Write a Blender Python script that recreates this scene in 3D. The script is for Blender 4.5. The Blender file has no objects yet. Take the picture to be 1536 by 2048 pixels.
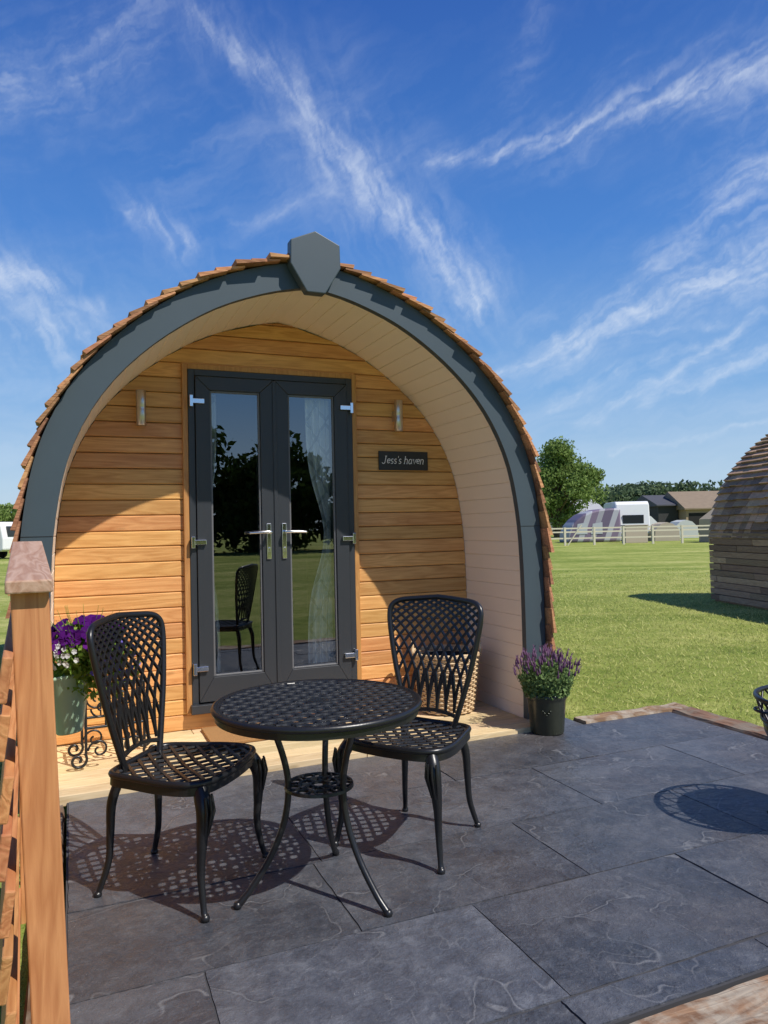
import bpy, math, random
import numpy as np
from mathutils import Vector, Matrix, noise as mnoise
R=random.Random(7)
scene=bpy.context.scene
TH=math.radians(23.0)
FR=Matrix.Translation((-0.407,4.3,0))@Matrix.Rotation(TH,4,'Z')
DZ=0.03

# ------------------------------------------------------------ mesh builder
class MB:
    def __init__(s): s.v=[];s.f=[];s.m=[];s.s=[]
    def add(s,vs,fs,mat=0,smooth=False):
        o=len(s.v); s.v.extend([tuple(x) for x in vs])
        for f in fs:
            s.f.append(tuple(i+o for i in f)); s.m.append(mat); s.s.append(smooth)
    def box(s,c,d,mat=0,rot=None):
        hx,hy,hz=d[0]/2,d[1]/2,d[2]/2
        vs=[Vector((x,y,z)) for x in(-hx,hx) for y in(-hy,hy) for z in(-hz,hz)]
        if rot is not None: vs=[rot@v for v in vs]
        c=Vector(c); vs=[v+c for v in vs]
        s.add(vs,[(0,1,3,2),(4,6,7,5),(0,4,5,1),(2,3,7,6),(0,2,6,4),(1,5,7,3)],mat)
    def b2(s,x0,x1,y0,y1,z0,z1,mat=0): s.box(((x0+x1)/2,(y0+y1)/2,(z0+z1)/2),(x1-x0,y1-y0,z1-z0),mat)
    def tube(s,pts,rad,seg=8,mat=0,closed=False,caps=True):
        P=[Vector(p) for p in pts]; n=len(P)
        if n<2: return
        if not hasattr(rad,'__len__'): rad=[rad]*n
        T=[]
        for i in range(n):
            if closed: t=P[(i+1)%n]-P[i-1]
            else: t=P[min(i+1,n-1)]-P[max(i-1,0)]
            if t.length<1e-9: t=Vector((0,0,1))
            T.append(t.normalized())
        up=Vector((0,0,1)) if abs(T[0].z)<.9 else Vector((1,0,0))
        N=T[0].cross(up).normalized(); vs=[]
        for i in range(n):
            N=(N-T[i]*N.dot(T[i]))
            if N.length<1e-6: N=T[i].orthogonal()
            N.normalize(); Bn=T[i].cross(N)
            for k in range(seg):
                a=2*math.pi*k/seg
                vs.append(P[i]+(N*math.cos(a)+Bn*math.sin(a))*rad[i])
        fs=[]
        for i in range(n if closed else n-1):
            j=(i+1)%n
            for k in range(seg):
                l=(k+1)%seg
                fs.append((i*seg+k,i*seg+l,j*seg+l,j*seg+k))
        s.add(vs,fs,mat,True)
        if not closed and caps:
            s.add(vs[:seg],[tuple(range(seg))[::-1]],mat); s.add(vs[-seg:],[tuple(range(seg))],mat)
    def ribbon(s,pts,w,t,nf,mat=0,closed=False):
        P=[Vector(p) for p in pts]; n=len(P)
        if n<2: return
        vs=[]
        for i in range(n):
            if closed: tt=P[(i+1)%n]-P[i-1]
            else: tt=P[min(i+1,n-1)]-P[max(i-1,0)]
            tt.normalize(); nn=Vector(nf(P[i]) if callable(nf) else nf).normalized()
            sd=tt.cross(nn).normalized()
            for a,b in((-1,-1),(1,-1),(1,1),(-1,1)):
                k=1.0 if b<0 else .7
                vs.append(P[i]+sd*a*w/2*k+nn*b*t/2)
        fs=[]
        for i in range(n if closed else n-1):
            j=(i+1)%n
            for k in range(4):
                l=(k+1)%4; fs.append((i*4+k,i*4+l,j*4+l,j*4+k))
        if not closed: fs+= [(3,2,1,0),tuple((n-1)*4+k for k in range(4))]
        s.add(vs,fs,mat)
    def lathe(s,prof,c=(0,0,0),seg=32,mat=0,rot=None,smooth=True):
        vs=[];c=Vector(c)
        for r,z in prof:
            for k in range(seg):
                a=2*math.pi*k/seg; v=Vector((r*math.cos(a),r*math.sin(a),z))
                if rot is not None: v=rot@v
                vs.append(v+c)
        fs=[]
        for i in range(len(prof)-1):
            for k in range(seg):
                l=(k+1)%seg; fs.append((i*seg+k,i*seg+l,(i+1)*seg+l,(i+1)*seg+k))
        s.add(vs,fs,mat,smooth)
    def prism(s,poly,d0,d1,axis='y',mat=0):
        n=len(poly)
        def mk(p,d):
            if axis=='y': return (p[0],d,p[1])
            if axis=='x': return (d,p[0],p[1])
            return (p[0],p[1],d)
        vs=[mk(p,d0) for p in poly]+[mk(p,d1) for p in poly]
        fs=[tuple(range(n)),tuple(range(2*n-1,n-1,-1))]
        for i in range(n):
            j=(i+1)%n; fs.append((i,i+n,j+n,j))
        s.add(vs,fs,mat)
    def obj(s,name,mats,parent=None,matrix=None,bevel=0,fixn=True):
        me=bpy.data.meshes.new(name); me.from_pydata(s.v,[],s.f)
        for m in mats: me.materials.append(m)
        me.polygons.foreach_set('material_index',s.m); me.polygons.foreach_set('use_smooth',s.s)
        me.update()
        if fixn:
            import bmesh
            bm=bmesh.new(); bm.from_mesh(me); bmesh.ops.recalc_face_normals(bm,faces=bm.faces); bm.to_mesh(me); bm.free()
        o=bpy.data.objects.new(name,me); scene.collection.objects.link(o)
        if parent: o.parent=parent
        if matrix is not None: o.matrix_world=matrix
        if bevel:
            b=o.modifiers.new('bevel','BEVEL'); b.width=bevel; b.segments=2; b.limit_method='ANGLE'; b.angle_limit=math.radians(50)
        return o
def empty(name,matrix=None):
    o=bpy.data.objects.new(name,None); o.empty_display_size=.2; scene.collection.objects.link(o)
    if matrix is not None: o.matrix_world=matrix
    return o

# ------------------------------------------------------------ materials
class NT:
    def __init__(s,nt): s.nt=nt
    def n(s,t,**kw):
        x=s.nt.nodes.new(t)
        for k,v in kw.items(): setattr(x,k,v)
        return x
    def l(s,a,b): s.nt.links.new(a,b)
    def setin(s,sock,v):
        if isinstance(v,bpy.types.NodeSocket): s.l(v,sock)
        else: sock.default_value=v
    def math(s,op,a,b=None,c=None,clamp=False):
        x=s.nt.nodes.new('ShaderNodeMath'); x.operation=op; x.use_clamp=clamp
        s.setin(x.inputs[0],a)
        if b is not None: s.setin(x.inputs[1],b)
        if c is not None: s.setin(x.inputs[2],c)
        return x.outputs[0]
    def vm(s,op,a,b=None,out=0):
        x=s.nt.nodes.new('ShaderNodeVectorMath'); x.operation=op
        s.setin(x.inputs[0],a)
        if b is not None: s.setin(x.inputs[3 if op=='SCALE' else 1],b)
        return x.outputs[out]
    def mixc(s,f,a,b,mode='MIX'):
        x=s.nt.nodes.new('ShaderNodeMix'); x.data_type='RGBA'; x.blend_type=mode
        s.setin(x.inputs[0],f)
        for i,v in((6,a),(7,b)):
            if isinstance(v,(tuple,list)): v=tuple(v)+((1,) if len(v)==3 else ())
            s.setin(x.inputs[i],v)
        return x.outputs[2]
    def ramp(s,f,stops,interp='LINEAR'):
        x=s.nt.nodes.new('ShaderNodeValToRGB'); x.color_ramp.interpolation=interp
        e=x.color_ramp.elements
        while len(e)<len(stops): e.new(.5)
        for el,(p,c) in zip(e,stops):
            el.position=p; el.color=tuple(c)+(1,) if hasattr(c,'__len__') else (c,c,c,1)
        s.l(f,x.inputs[0]); return x.outputs[0]
    def noise(s,vec,scale,detail=4,rough=.55,dist=0,out=0):
        x=s.n('ShaderNodeTexNoise'); x.inputs['Scale'].default_value=scale; x.inputs['Detail'].default_value=detail
        x.inputs['Roughness'].default_value=rough; x.inputs['Distortion'].default_value=dist
        if vec is not None: s.l(vec,x.inputs['Vector'])
        return x.outputs[out]
    def bump(s,h,strength,dist,bsdf):
        x=s.n('ShaderNodeBump'); x.inputs['Strength'].default_value=strength; x.inputs['Distance'].default_value=dist
        s.l(h,x.inputs['Height']); s.l(x.outputs[0],bsdf.inputs['Normal'])
def newmat(name):
    m=bpy.data.materials.new(name); m.use_nodes=True; nt=NT(m.node_tree)
    return m,nt,m.node_tree.nodes['Principled BSDF']
def plain(name,col,rough=.5,metal=0,var=.12,scale=25,bump=.0,spec=None):
    m,t,b=newmat(name); tc=t.n('ShaderNodeTexCoord').outputs['Object']
    n=t.noise(tc,scale,4)
    c=t.mixc(n,tuple(x*(1-var) for x in col),tuple(min(1,x*(1+var)) for x in col))
    t.l(c,b.inputs['Base Color']); b.inputs['Roughness'].default_value=rough; b.inputs['Metallic'].default_value=metal
    if spec is not None: b.inputs['Specular IOR Level'].default_value=spec
    if bump: t.bump(n,bump,.01,b)
    return m
def wood(name,c1,c2,axis='x',rough=.55,var=.25,scale=1.0,bump=.25,knots=True,grey=None,gs=3.0,hue=.02,ring=.9,fine=.6):
    m,t,b=newmat(name)
    tc=t.n('ShaderNodeTexCoord').outputs['Object']
    rnd=t.n('ShaderNodeNewGeometry').outputs['Random Per Island']
    cx=t.n('ShaderNodeCombineXYZ')
    t.l(t.math('MULTIPLY',rnd,13.7),cx.inputs[0]); t.l(t.math('MULTIPLY',rnd,31.1),cx.inputs[1]); t.l(t.math('MULTIPLY',rnd,7.3),cx.inputs[2])
    v=t.vm('ADD',tc,cx.outputs[0])
    sc={'x':(1.2,14,14),'y':(14,1.2,14),'z':(14,14,1.2)}[axis]
    mp=t.n('ShaderNodeMapping'); mp.inputs['Scale'].default_value=tuple(x*scale for x in sc); t.l(v,mp.inputs[0])
    n1=t.noise(mp.outputs[0],1.0,3,.5,.6)
    rings=t.math('FRACT',t.math('MULTIPLY',n1,9.0))
    rings=t.math('ABSOLUTE',t.math('SUBTRACT',rings,.5))
    n2=t.noise(mp.outputs[0],6.0,4,.65)
    fac=t.math('ADD',t.math('MULTIPLY',rings,ring),t.math('MULTIPLY',n2,fine))
    c=t.ramp(fac,[(.15,c1),(.85,c2)])
    hs=t.n('ShaderNodeHueSaturation'); t.l(c,hs.inputs['Color'])
    t.l(t.math('MULTIPLY_ADD',rnd,var*1.6,1-var*.8),hs.inputs['Value'])
    t.l(t.math('MULTIPLY_ADD',t.math('FRACT',t.math('MULTIPLY',rnd,7.7)),hue,.5-hue/2),hs.inputs['Hue'])
    c=hs.outputs[0]
    if knots:
        mk=t.n('ShaderNodeMapping'); mk.inputs['Scale'].default_value=tuple({1.2:2.2,14:7}[x] for x in sc); t.l(v,mk.inputs[0])
        vo=t.n('ShaderNodeTexVoronoi'); vo.inputs['Scale'].default_value=1.0; t.l(mk.outputs[0],vo.inputs['Vector'])
        k=t.ramp(vo.outputs['Distance'],[(.03,1.0),(.09,0.0)])
        c=t.mixc(t.math('MULTIPLY',k,.5),c,tuple(x*.45 for x in c1))
    if grey:
        g=t.noise(tc,gs,5,.65)
        c=t.mixc(t.ramp(g,[(.45,0.0),(.58,1.0)]),c,grey)
    t.l(c,b.inputs['Base Color']); b.inputs['Roughness'].default_value=rough
    t.bump(fac,bump,.003,b)
    return m
def leafmat(name,c1,c2,trans=.35):
    m,t,b=newmat(name)
    rnd=t.n('ShaderNodeNewGeometry').outputs['Random Per Island']
    tc=t.n('ShaderNodeTexCoord').outputs['Object']
    big=t.noise(tc,.7,2)
    f=t.math('ADD',t.math('MULTIPLY',rnd,.6),t.math('MULTIPLY',big,.5))
    c=t.ramp(f,[(.1,c1),(.9,c2)])
    d=t.n('ShaderNodeBsdfDiffuse'); tr=t.n('ShaderNodeBsdfTranslucent'); mx=t.n('ShaderNodeMixShader'); mx.inputs[0].default_value=trans
    t.l(c,d.inputs[0]); t.l(c,tr.inputs[0]); t.l(d.outputs[0],mx.inputs[1]); t.l(tr.outputs[0],mx.inputs[2])
    out=m.node_tree.nodes['Material Output']; t.l(mx.outputs[0],out.inputs[0]); return m

M_clad=wood('honey_cladding',(.49,.205,.055),(.76,.41,.150),'x',.45,.22,.7,.2,hue=.018,ring=.7,fine=.75)
M_trim=wood('cedar_trim',(.40,.18,.05),(.55,.28,.085),'z',.5,.1)
M_deck=wood('pine_deck',(.56,.40,.20),(.76,.60,.36),'x',.6,.2)
M_shing=wood('cedar_shingle',(.25,.10,.042),(.54,.27,.125),'x',.8,.5,1.2,.5,False)
M_shing2=wood('weathered_shingle',(.27,.16,.10),(.47,.31,.20),'y',.85,.55,1.2,.5,False)
M_fence=wood('fence_timber',(.42,.165,.055),(.66,.32,.125),'z',.6,.2,.9,.5,ring=.7)
M_fenceY=wood('fence_timber_rail',(.36,.19,.11),(.56,.38,.27),'y',.7,.2,.9,.5)
M_fenceB=wood('fence_timber_board',(.36,.13,.04),(.56,.26,.10),'y',.7,.2,.9,.5)
M_slpX=wood('sleeper_x',(.12,.06,.03),(.32,.19,.11),'x',.85,.3,.8,1.0,False,(.36,.30,.23),6)
M_slpY=wood('sleeper_y',(.10,.05,.028),(.25,.14,.085),'y',.85,.3,.8,1.0,False,(.20,.16,.12),6)
M_fascia=plain('slate_grey_paint',(.056,.077,.092),.42,0,.06,8)
M_anth=plain('anthracite_upvc',(.034,.037,.043),.36,0,.06,60,.03)
M_bead=plain('grey_glazing_bead',(.14,.14,.145),.4)
M_cream=plain('cream_lining',(.88,.75,.62),.5,0,.04,3)
M_dark=plain('dark_void',(.015,.014,.013),.9)
M_room=plain('room_wall',(.10,.075,.05),.8)
M_chrome=plain('chrome',(.75,.75,.77),.12,1,.03)
M_steel=plain('brushed_steel',(.60,.57,.53),.35,1,.08,80)
M_iron=plain('black_cast_metal',(.011,.011,.012),.34,0,.2,90,.05,.55)
M_slatesign=plain('slate_plaque',(.02,.022,.025),.5,0,.3,40)
M_white=plain('white_lettering',(.8,.8,.8),.5)
M_coir=plain('coir_mat',(.42,.22,.08),.95,0,.4,300,.8)
M_mint=plain('mint_enamel',(.46,.66,.46),.35,0,.04)
M_pot=plain('olive_glazed_pot',(.035,.04,.026),.22,0,.25,12)
M_carw=plain('white_grp',(.78,.78,.77),.35,0,.03)
M_win=plain('dark_window',(.03,.035,.04),.1)

M_wick,t,b=newmat('wicker')
tc=t.n('ShaderNodeTexCoord').outputs['Object']
w=t.n('ShaderNodeTexNoise'); w.inputs['Scale'].default_value=45; t.l(tc,w.inputs[0])
t.l(t.ramp(w.outputs[0],[(.3,(.40,.25,.12)),(.7,(.74,.56,.34))]),b.inputs['Base Color']); b.inputs['Roughness'].default_value=.7
M_glass,t,b=newmat('door_glass')
M_glass.node_tree.nodes.remove(b)
gl=t.n('ShaderNodeBsdfGlossy'); gl.inputs['Roughness'].default_value=0.0; gl.inputs['Color'].default_value=(.88,.9,.92,1)
tr=t.n('ShaderNodeBsdfTransparent'); tr.inputs[0].default_value=(.90,.92,.91,1)
fr=t.n('ShaderNodeFresnel'); fr.inputs[0].default_value=1.5
mx=t.n('ShaderNodeMixShader'); t.l(t.math('ADD',fr.outputs[0],.18,clamp=True),mx.inputs[0])
t.l(tr.outputs[0],mx.inputs[1]); t.l(gl.outputs[0],mx.inputs[2]); t.l(mx.outputs[0],M_glass.node_tree.nodes['Material Output'].inputs[0])
M_curt,t,b=newmat('curtain_fabric')
tc=t.n('ShaderNodeTexCoord').outputs['Object']
sp=t.n('ShaderNodeSeparateXYZ'); t.l(tc,sp.inputs[0])
a1=t.math('PINGPONG',t.math('ADD',t.math('MULTIPLY',sp.outputs[0],1.7),sp.outputs[2]),.12)
a2=t.math('PINGPONG',t.math('SUBTRACT',t.math('MULTIPLY',sp.outputs[0],1.7),sp.outputs[2]),.12)
mn=t.math('MINIMUM',a1,a2)
t.l(t.ramp(t.math('MULTIPLY',mn,10),[(.12,(.64,.64,.61)),(.16,(.92,.90,.85))],'CONSTANT'),b.inputs['Base Color']); b.inputs['Roughness'].default_value=.9
# slate : riven plates from warped cells
M_slate,t,b=newmat('riven_slate')
tc=t.n('ShaderNodeTexCoord').outputs['Object']
rnd=t.n('ShaderNodeNewGeometry').outputs['Random Per Island']
cx=t.n('ShaderNodeCombineXYZ'); t.l(t.math('MULTIPLY',rnd,43.0),cx.inputs[0]); t.l(t.math('MULTIPLY',rnd,17.0),cx.inputs[1])
v=t.vm('ADD',tc,cx.outputs[0])
wv=t.vm('ADD',v,t.vm('SCALE',t.vm('SUBTRACT',t.noise(v,1.5,4,.55,.25,out=1),(.5,.5,.5)),1.3))
def cells(scale):
    e=t.n('ShaderNodeTexVoronoi'); e.feature='DISTANCE_TO_EDGE'; e.inputs['Scale'].default_value=scale; t.l(wv,e.inputs['Vector'])
    f=t.n('ShaderNodeTexVoronoi'); f.inputs['Scale'].default_value=scale; t.l(wv,f.inputs['Vector'])
    s_=t.n('ShaderNodeSeparateColor'); t.l(f.outputs['Color'],s_.inputs[0])
    return e.outputs['Distance'],s_.outputs[0],s_.outputs[1]
e1,c1a,c1b=cells(1.5); e2,c2a,c2b=cells(3.6)
m1=t.ramp(t.noise(v,3.0,4,.6),[(.44,0.0),(.58,1.0)]); m2=t.ramp(t.noise(v,3.8,4,.6,.4),[(.49,0.0),(.62,1.0)])
l1=t.math('MULTIPLY',t.ramp(e1,[(.0,1.0),(.010,0.0)]),m1); l2=t.math('MULTIPLY',t.ramp(e2,[(.0,1.0),(.017,0.0)]),m2)
dk=t.math('MULTIPLY',t.ramp(e1,[(.008,0.0),(.016,1.0),(.05,0.0)]),m1)
n2=t.noise(v,7,6,.72); n3=t.noise(v,70,4,.75); n5=t.noise(v,22,6,.75,.6)
n4=t.noise(tc,1.1,3,.5,.3)
base=t.ramp(t.math('ADD',t.math('MULTIPLY',n2,.55),t.math('MULTIPLY',n5,.45)),[(.34,(.024,.028,.038)),(.5,(.060,.066,.082)),(.66,(.125,.132,.150))])
hs=t.n('ShaderNodeHueSaturation'); t.l(base,hs.inputs['Color']); t.l(t.math('MULTIPLY_ADD',rnd,.55,.76),hs.inputs['Value'])
c=t.mixc(t.math('MULTIPLY',t.ramp(n4,[(.46,0.0),(.7,1.0)]),.5),hs.outputs[0],(.100,.076,.062))
c=t.mixc(t.math('MULTIPLY',c1a,.30),c,(.135,.142,.162))
c=t.mixc(t.math('MULTIPLY',t.math('MULTIPLY',c2a,m2),.45),c,(.036,.040,.052))
c=t.mixc(t.math('MULTIPLY',dk,.45),c,(.025,.027,.034))
c=t.mixc(t.math('MULTIPLY',l1,.62),c,(.25,.25,.255))
c=t.mixc(t.math('MULTIPLY',l2,.45),c,(.20,.205,.215))
c=t.mixc(t.math('MULTIPLY',t.ramp(n3,[(.58,0.0),(.74,1.0)]),.40),c,(.26,.25,.24))
vo=t.n('ShaderNodeTexVoronoi'); vo.inputs['Scale'].default_value=1.3; t.l(t.vm('ADD',v,t.vm('SCALE',t.noise(v,7,4,.7,out=1),.16)),vo.inputs['Vector'])
c=t.mixc(t.math('MULTIPLY',t.ramp(vo.outputs['Distance'],[(.02,1.0),(.045,0.0)]),.35),c,(.26,.24,.17))
c=t.mixc(t.math('MULTIPLY',t.ramp(t.noise(v,3.0,7,.78,.6),[(.50,0.0),(.76,1.0)]),.5),c,(.17,.17,.18))
t.l(c,b.inputs['Base Color'])
t.l(t.math('MULTIPLY_ADD',n2,.6,.08),b.inputs['Roughness'])
h=t.math('ADD',t.math('ADD',t.math('MULTIPLY',c1b,.9),t.math('MULTIPLY',t.math('MULTIPLY',c2b,m2),.6)),t.math('ADD',t.math('MULTIPLY',n2,1.4),t.math('ADD',t.math('MULTIPLY',n3,.15),t.math('MULTIPLY',n5,.7))))
t.bump(h,.9,.010,b)
M_mortar=plain('grey_jointing',(.050,.050,.055),.9)
# grass
M_grass,t,b=newmat('mown_grass')
tc=t.n('ShaderNodeTexCoord').outputs['Object']
mp=t.n('ShaderNodeMapping'); mp.inputs['Rotation'].default_value=(0,0,.35); mp.inputs['Scale'].default_value=(.25,1.6,1); t.l(tc,mp.inputs[0])
a=t.noise(tc,.22,4,.6); st_=t.noise(mp.outputs[0],.5,3,.5); bb=t.noise(tc,5,6,.75); cc=t.noise(tc,60,3,.7)
c=t.ramp(t.math('ADD',t.math('ADD',t.math('MULTIPLY',a,.3),t.math('MULTIPLY',st_,.3)),t.math('MULTIPLY',bb,.4)),[(.41,(.17,.23,.040)),(.5,(.30,.345,.080)),(.59,(.50,.49,.17))])
c=t.mixc(t.math('MULTIPLY',t.ramp(cc,[(.4,0.0),(.7,1.0)]),.30),c,(.13,.18,.03))
t.l(c,b.inputs['Base Color']); b.inputs['Roughness'].default_value=.9; b.inputs['Specular IOR Level'].default_value=.1
t.bump(t.math('ADD',bb,cc),.6,.05,b)
M_blade=leafmat('grass_blades',(.26,.33,.065),(.70,.68,.28),.4)
M_leaf=leafmat('tree_leaves',(.10,.165,.04),(.27,.36,.115),.35)
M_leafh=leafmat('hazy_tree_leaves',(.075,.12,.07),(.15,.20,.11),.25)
M_leafd=leafmat('dark_tree_leaves',(.02,.04,.010),(.06,.10,.025),.25)
M_lav=leafmat('lavender_leaves',(.09,.15,.05),(.26,.36,.14),.3)
M_lavf=leafmat('lavender_flowers',(.13,.05,.12),(.27,.16,.25),.2)
M_plant=leafmat('bedding_leaves',(.12,.25,.03),(.34,.48,.10),.35)
M_pet=leafmat('petunia_purple',(.045,.006,.10),(.14,.02,.22),.3)
M_petw=leafmat('white_petals',(.7,.7,.7),(.85,.85,.8),.3)
M_petb=leafmat('lobelia_blue',(.12,.10,.5),(.30,.25,.75),.3)
M_bark=wood('bark',(.06,.045,.03),(.12,.09,.06),'z',.9,.1,1,1,False)

# ------------------------------------------------------------ profile
def catmull(P,n=12):
    out=[]
    for i in range(len(P)-1):
        p0=Vector(P[max(i-1,0)]);p1=Vector(P[i]);p2=Vector(P[i+1]);p3=Vector(P[min(i+2,len(P)-1)])
        for k in range(n):
            t=k/n
            out.append(.5*((2*p1)+(p2-p0)*t+(2*p0-5*p1+4*p2-p3)*t*t+(3*p1-p0-3*p2+p3)*t**3))
    out.append(Vector(P[-1])); return out
half=[(1.40,-.02),(1.405,.4),(1.40,.95),(1.375,1.33),(1.30,1.68),(1.14,1.99),(.90,2.25),(.585,2.47),(.27,2.60),(0,2.66)]
half=[(x,z+DZ) for x,z in half]
rp=[Vector((p[0],p[1])) for p in catmull(half,14)]
def resample(P,step):
    L=[0]
    for i in range(1,len(P)): L.append(L[-1]+(P[i]-P[i-1]).length)
    n=max(2,int(round(L[-1]/step))); out=[];j=0
    for k in range(n+1):
        s=L[-1]*k/n
        while j<len(L)-2 and L[j+1]<s: j+=1
        t=(s-L[j])/max(1e-9,L[j+1]-L[j]); out.append(P[j].lerp(P[j+1],min(1,t)))
    return out
def offset(P,d):
    out=[]
    for i in range(len(P)):
        t=(P[min(i+1,len(P)-1)]-P[max(i-1,0)]).normalized()
        n=Vector((t.y,-t.x))
        if i==len(P)-1: n=Vector((0,1)); out.append(P[i]+n*d*1.06); continue
        out.append(P[i]+n*d)
    out[-1].x=0
    return out
inner=resample(rp,.03); outer=offset(inner,.15)
def full(P): return P+[Vector((-p.x,p.y)) for p in reversed(P[:-1])]
zs=[p.y for p in inner]; xs=[p.x for p in inner]
def hw(z): return float(np.interp(z,zs,xs))

def shingles(B,prof,y0,y1,rng,mat,s_start,expo=.105,w0=.08,w1=.17,lift=.030,th=.014,jit=.012):
    for sgn in (1,-1):
        P=prof; L=[0]
        for i in range(1,len(P)): L.append(L[-1]+(P[i]-P[i-1]).length)
        tot=L[-1]
        def at(s):
            s=max(0,min(tot,s)); j=int(np.searchsorted(L,s))-1; j=max(0,min(j,len(P)-2))
            t=(s-L[j])/max(1e-9,L[j+1]-L[j]); p=P[j].lerp(P[j+1],t); d=(P[j+1]-P[j]).normalized()
            return p,Vector((d.y,-d.x))
        s=s_start
        while s<tot-.02:
            y=y0+rng.uniform(-jit,jit)
            while y<y1:
                w=rng.uniform(w0,w1); ss=s+rng.uniform(-.008,.008)
                pl,nl=at(ss); pu,nu=at(min(ss+expo*1.5,tot))
                k=lift+rng.uniform(-.005,.005)
                q=[pl+nl*(k-th*.9),pl+nl*(k+th*.5),pu+nu*(.012),pu+nu*(.002)]
                ye=min(y+w-.004,y1)
                vs=[(sgn*p.x,yy,p.y) for yy in (y,ye) for p in q]
                B.add(vs,[(0,1,2,3),(7,6,5,4),(0,4,5,1),(1,5,6,2),(2,6,7,3),(3,7,4,0)],mat)
                y+=w
            s+=expo

# ------------------------------------------------------------ main pod
pod=empty('glamping_pod',FR)
WY=.74
B=MB(); rng=random.Random(3)
shingles(B,outer,-.100,4.8,rng,0,.36,.105,.08,.17,.036,.017,.018)
B.obj('cedar_shingles',[M_shing],pod)
B=MB()
for k in range(34):
    y=.02+k*.14
    for sg in(-1,1):
        B.box((sg*.05,y,outer[-1].y+.035),(.12,.15,.014),0,Matrix.Rotation(sg*math.radians(16),3,'Y')@Matrix.Rotation(math.radians(-4),3,'X'))
B.obj('ridge_shingles',[M_shing],pod)
B=MB(); fi=full(inner); fo=full(offset(inner,.148))
n=len(fi)
for ya,yb in((-.045,0.0),):
    vs=[(p.x,ya,p.y) for p in fi]+[(p.x,ya,p.y) for p in fo]+[(p.x,yb,p.y) for p in fi]+[(p.x,yb,p.y) for p in fo]
    fs=[]
    for i in range(n-1):
        fs+=[(i,i+1,n+i+1,n+i),(2*n+i,3*n+i,3*n+i+1,2*n+i+1),(i,2*n+i,2*n+i+1,i+1),(n+i,n+i+1,3*n+i+1,3*n+i)]
    fs+=[(0,n,3*n,2*n),(n-1,3*n-1,4*n-1,2*n-1)]
    B.add(vs,fs)
B.obj('fascia_arch',[M_fascia],pod)
B=MB()
for sg in(-1,1):
    for zz_ in(1.28,): B.box((sg*(hw(zz_)+.075),-.0462,zz_),(.149,.001,.003))
B.obj('fascia_joints',[M_dark],pod)
zt=inner[-1].y
K=[(-.147,zt+.235),(0,zt+.30),(.147,zt+.235),(.15,zt+.10),(.055,zt-.055),(-.055,zt-.055),(-.15,zt+.10)]
B=MB(); B.prism(K,-.125,-.055,'y')
B.obj('keystone',[M_fascia],pod,bevel=.006)
B=MB(); brd=resample(rp,.098)
pts=[]
for i in range(len(brd)):
    p=brd[i]
    if 0<i<len(brd)-1:
        d=(brd[i+1]-brd[i-1]).normalized(); nn=Vector((d.y,-d.x))
        pts+=[p-d*.004,p+nn*.006,p+d*.004]
    else: pts.append(p)
pf=full(pts); n=len(pf)
vs=[(p.x,.001,p.y) for p in pf]+[(p.x,WY+.01,p.y) for p in pf]
B.add(vs,[(i,i+1,n+i+1,n+i) for i in range(n-1)])
B.obj('porch_lining',[M_cream],pod,fixn=False)
B=MB(); so=full(offset(inner,.146)); n=len(so)
vs=[(p.x,.002,p.y) for p in so]+[(p.x,4.78,p.y) for p in so]
B.add(vs,[(i,i+1,n+i+1,n+i) for i in range(n-1)])
ro=full(inner)
B.add([(p.x,WY+.03,p.y) for p in ro]+[(p.x,4.76,p.y) for p in ro],[(i,i+1,len(ro)+i+1,len(ro)+i) for i in range(len(ro)-1)])
B.add([(p.x,4.77,p.y) for p in so],[tuple(range(n))])
B.b2(-1.4,1.4,WY+.03,4.75,.0,.12)
B.obj('pod_shell',[M_room],pod,fixn=False)
DA0,DA1,DZ0,DZ1=-.608,.509,.16,2.33
B=MB(); bh=.0975; z=DZ+.002
def hwm(z): return hw(z)-.003
while z<inner[-1].y-.01:
    z1=min(z+bh,inner[-1].y-.004); g=.0035
    za,zb=z+g/2,z1-g/2
    def seg(xa0,xa1,xb0,xb1):
        c=.006
        Yf=WY-.020; 
        vs=[(xa0,Yf+.006,za),(xa1,Yf+.006,za),(xa1,Yf,za+c),(xa0,Yf,za+c),(xb0,Yf,zb-c),(xb1,Yf,zb-c),(xb1,Yf+.006,zb),(xb0,Yf+.006,zb),(xa0,WY,za),(xa1,WY,za),(xb1,WY,zb),(xb0,WY,zb)]
        B.add(vs,[(0,1,2,3),(3,2,5,4),(4,5,6,7),(7,6,10,11),(8,9,1,0)])
    wa,wb=hwm(za),hwm(zb)
    dl,dr=DA0-.03,DA1+.03
    if za<DZ1+.03 and zb>DZ0-.02:
        seg(-wa,dl,-wb,dl); seg(dr,wa,dr,wb)
    else: seg(-wa,wa,-wb,wb)
    z+=bh
B.obj('cladding_boards',[M_clad],pod,fixn=False)
B=MB()
B.add([(DA0-.0,WY+.004,DZ),(-1.40,WY+.004,DZ),(-1.40,WY+.004,1.0),(DA0,WY+.004,1.0)],[(0,1,2,3)])
zz=[DZ]+[1.0+.08*i for i in range(30) if 1.0+.08*i<inner[-1].y]
for i in range(len(zz)-1):
    for sg,d in((-1,DA0),(1,DA1)):
        if zz[i+1]<DZ1+.04: B.add([(d,WY+.006,zz[i]),(sg*hw(zz[i]),WY+.006,zz[i]),(sg*hw(zz[i+1]),WY+.006,zz[i+1]),(d,WY+.006,zz[i+1])],[(0,1,2,3)])
B.add([(DA0,WY+.008,DZ1),(DA1,WY+.008,DZ1),(DA1,WY+.008,2.6),(DA0,WY+.008,2.6)],[(0,1,2,3)])
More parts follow.
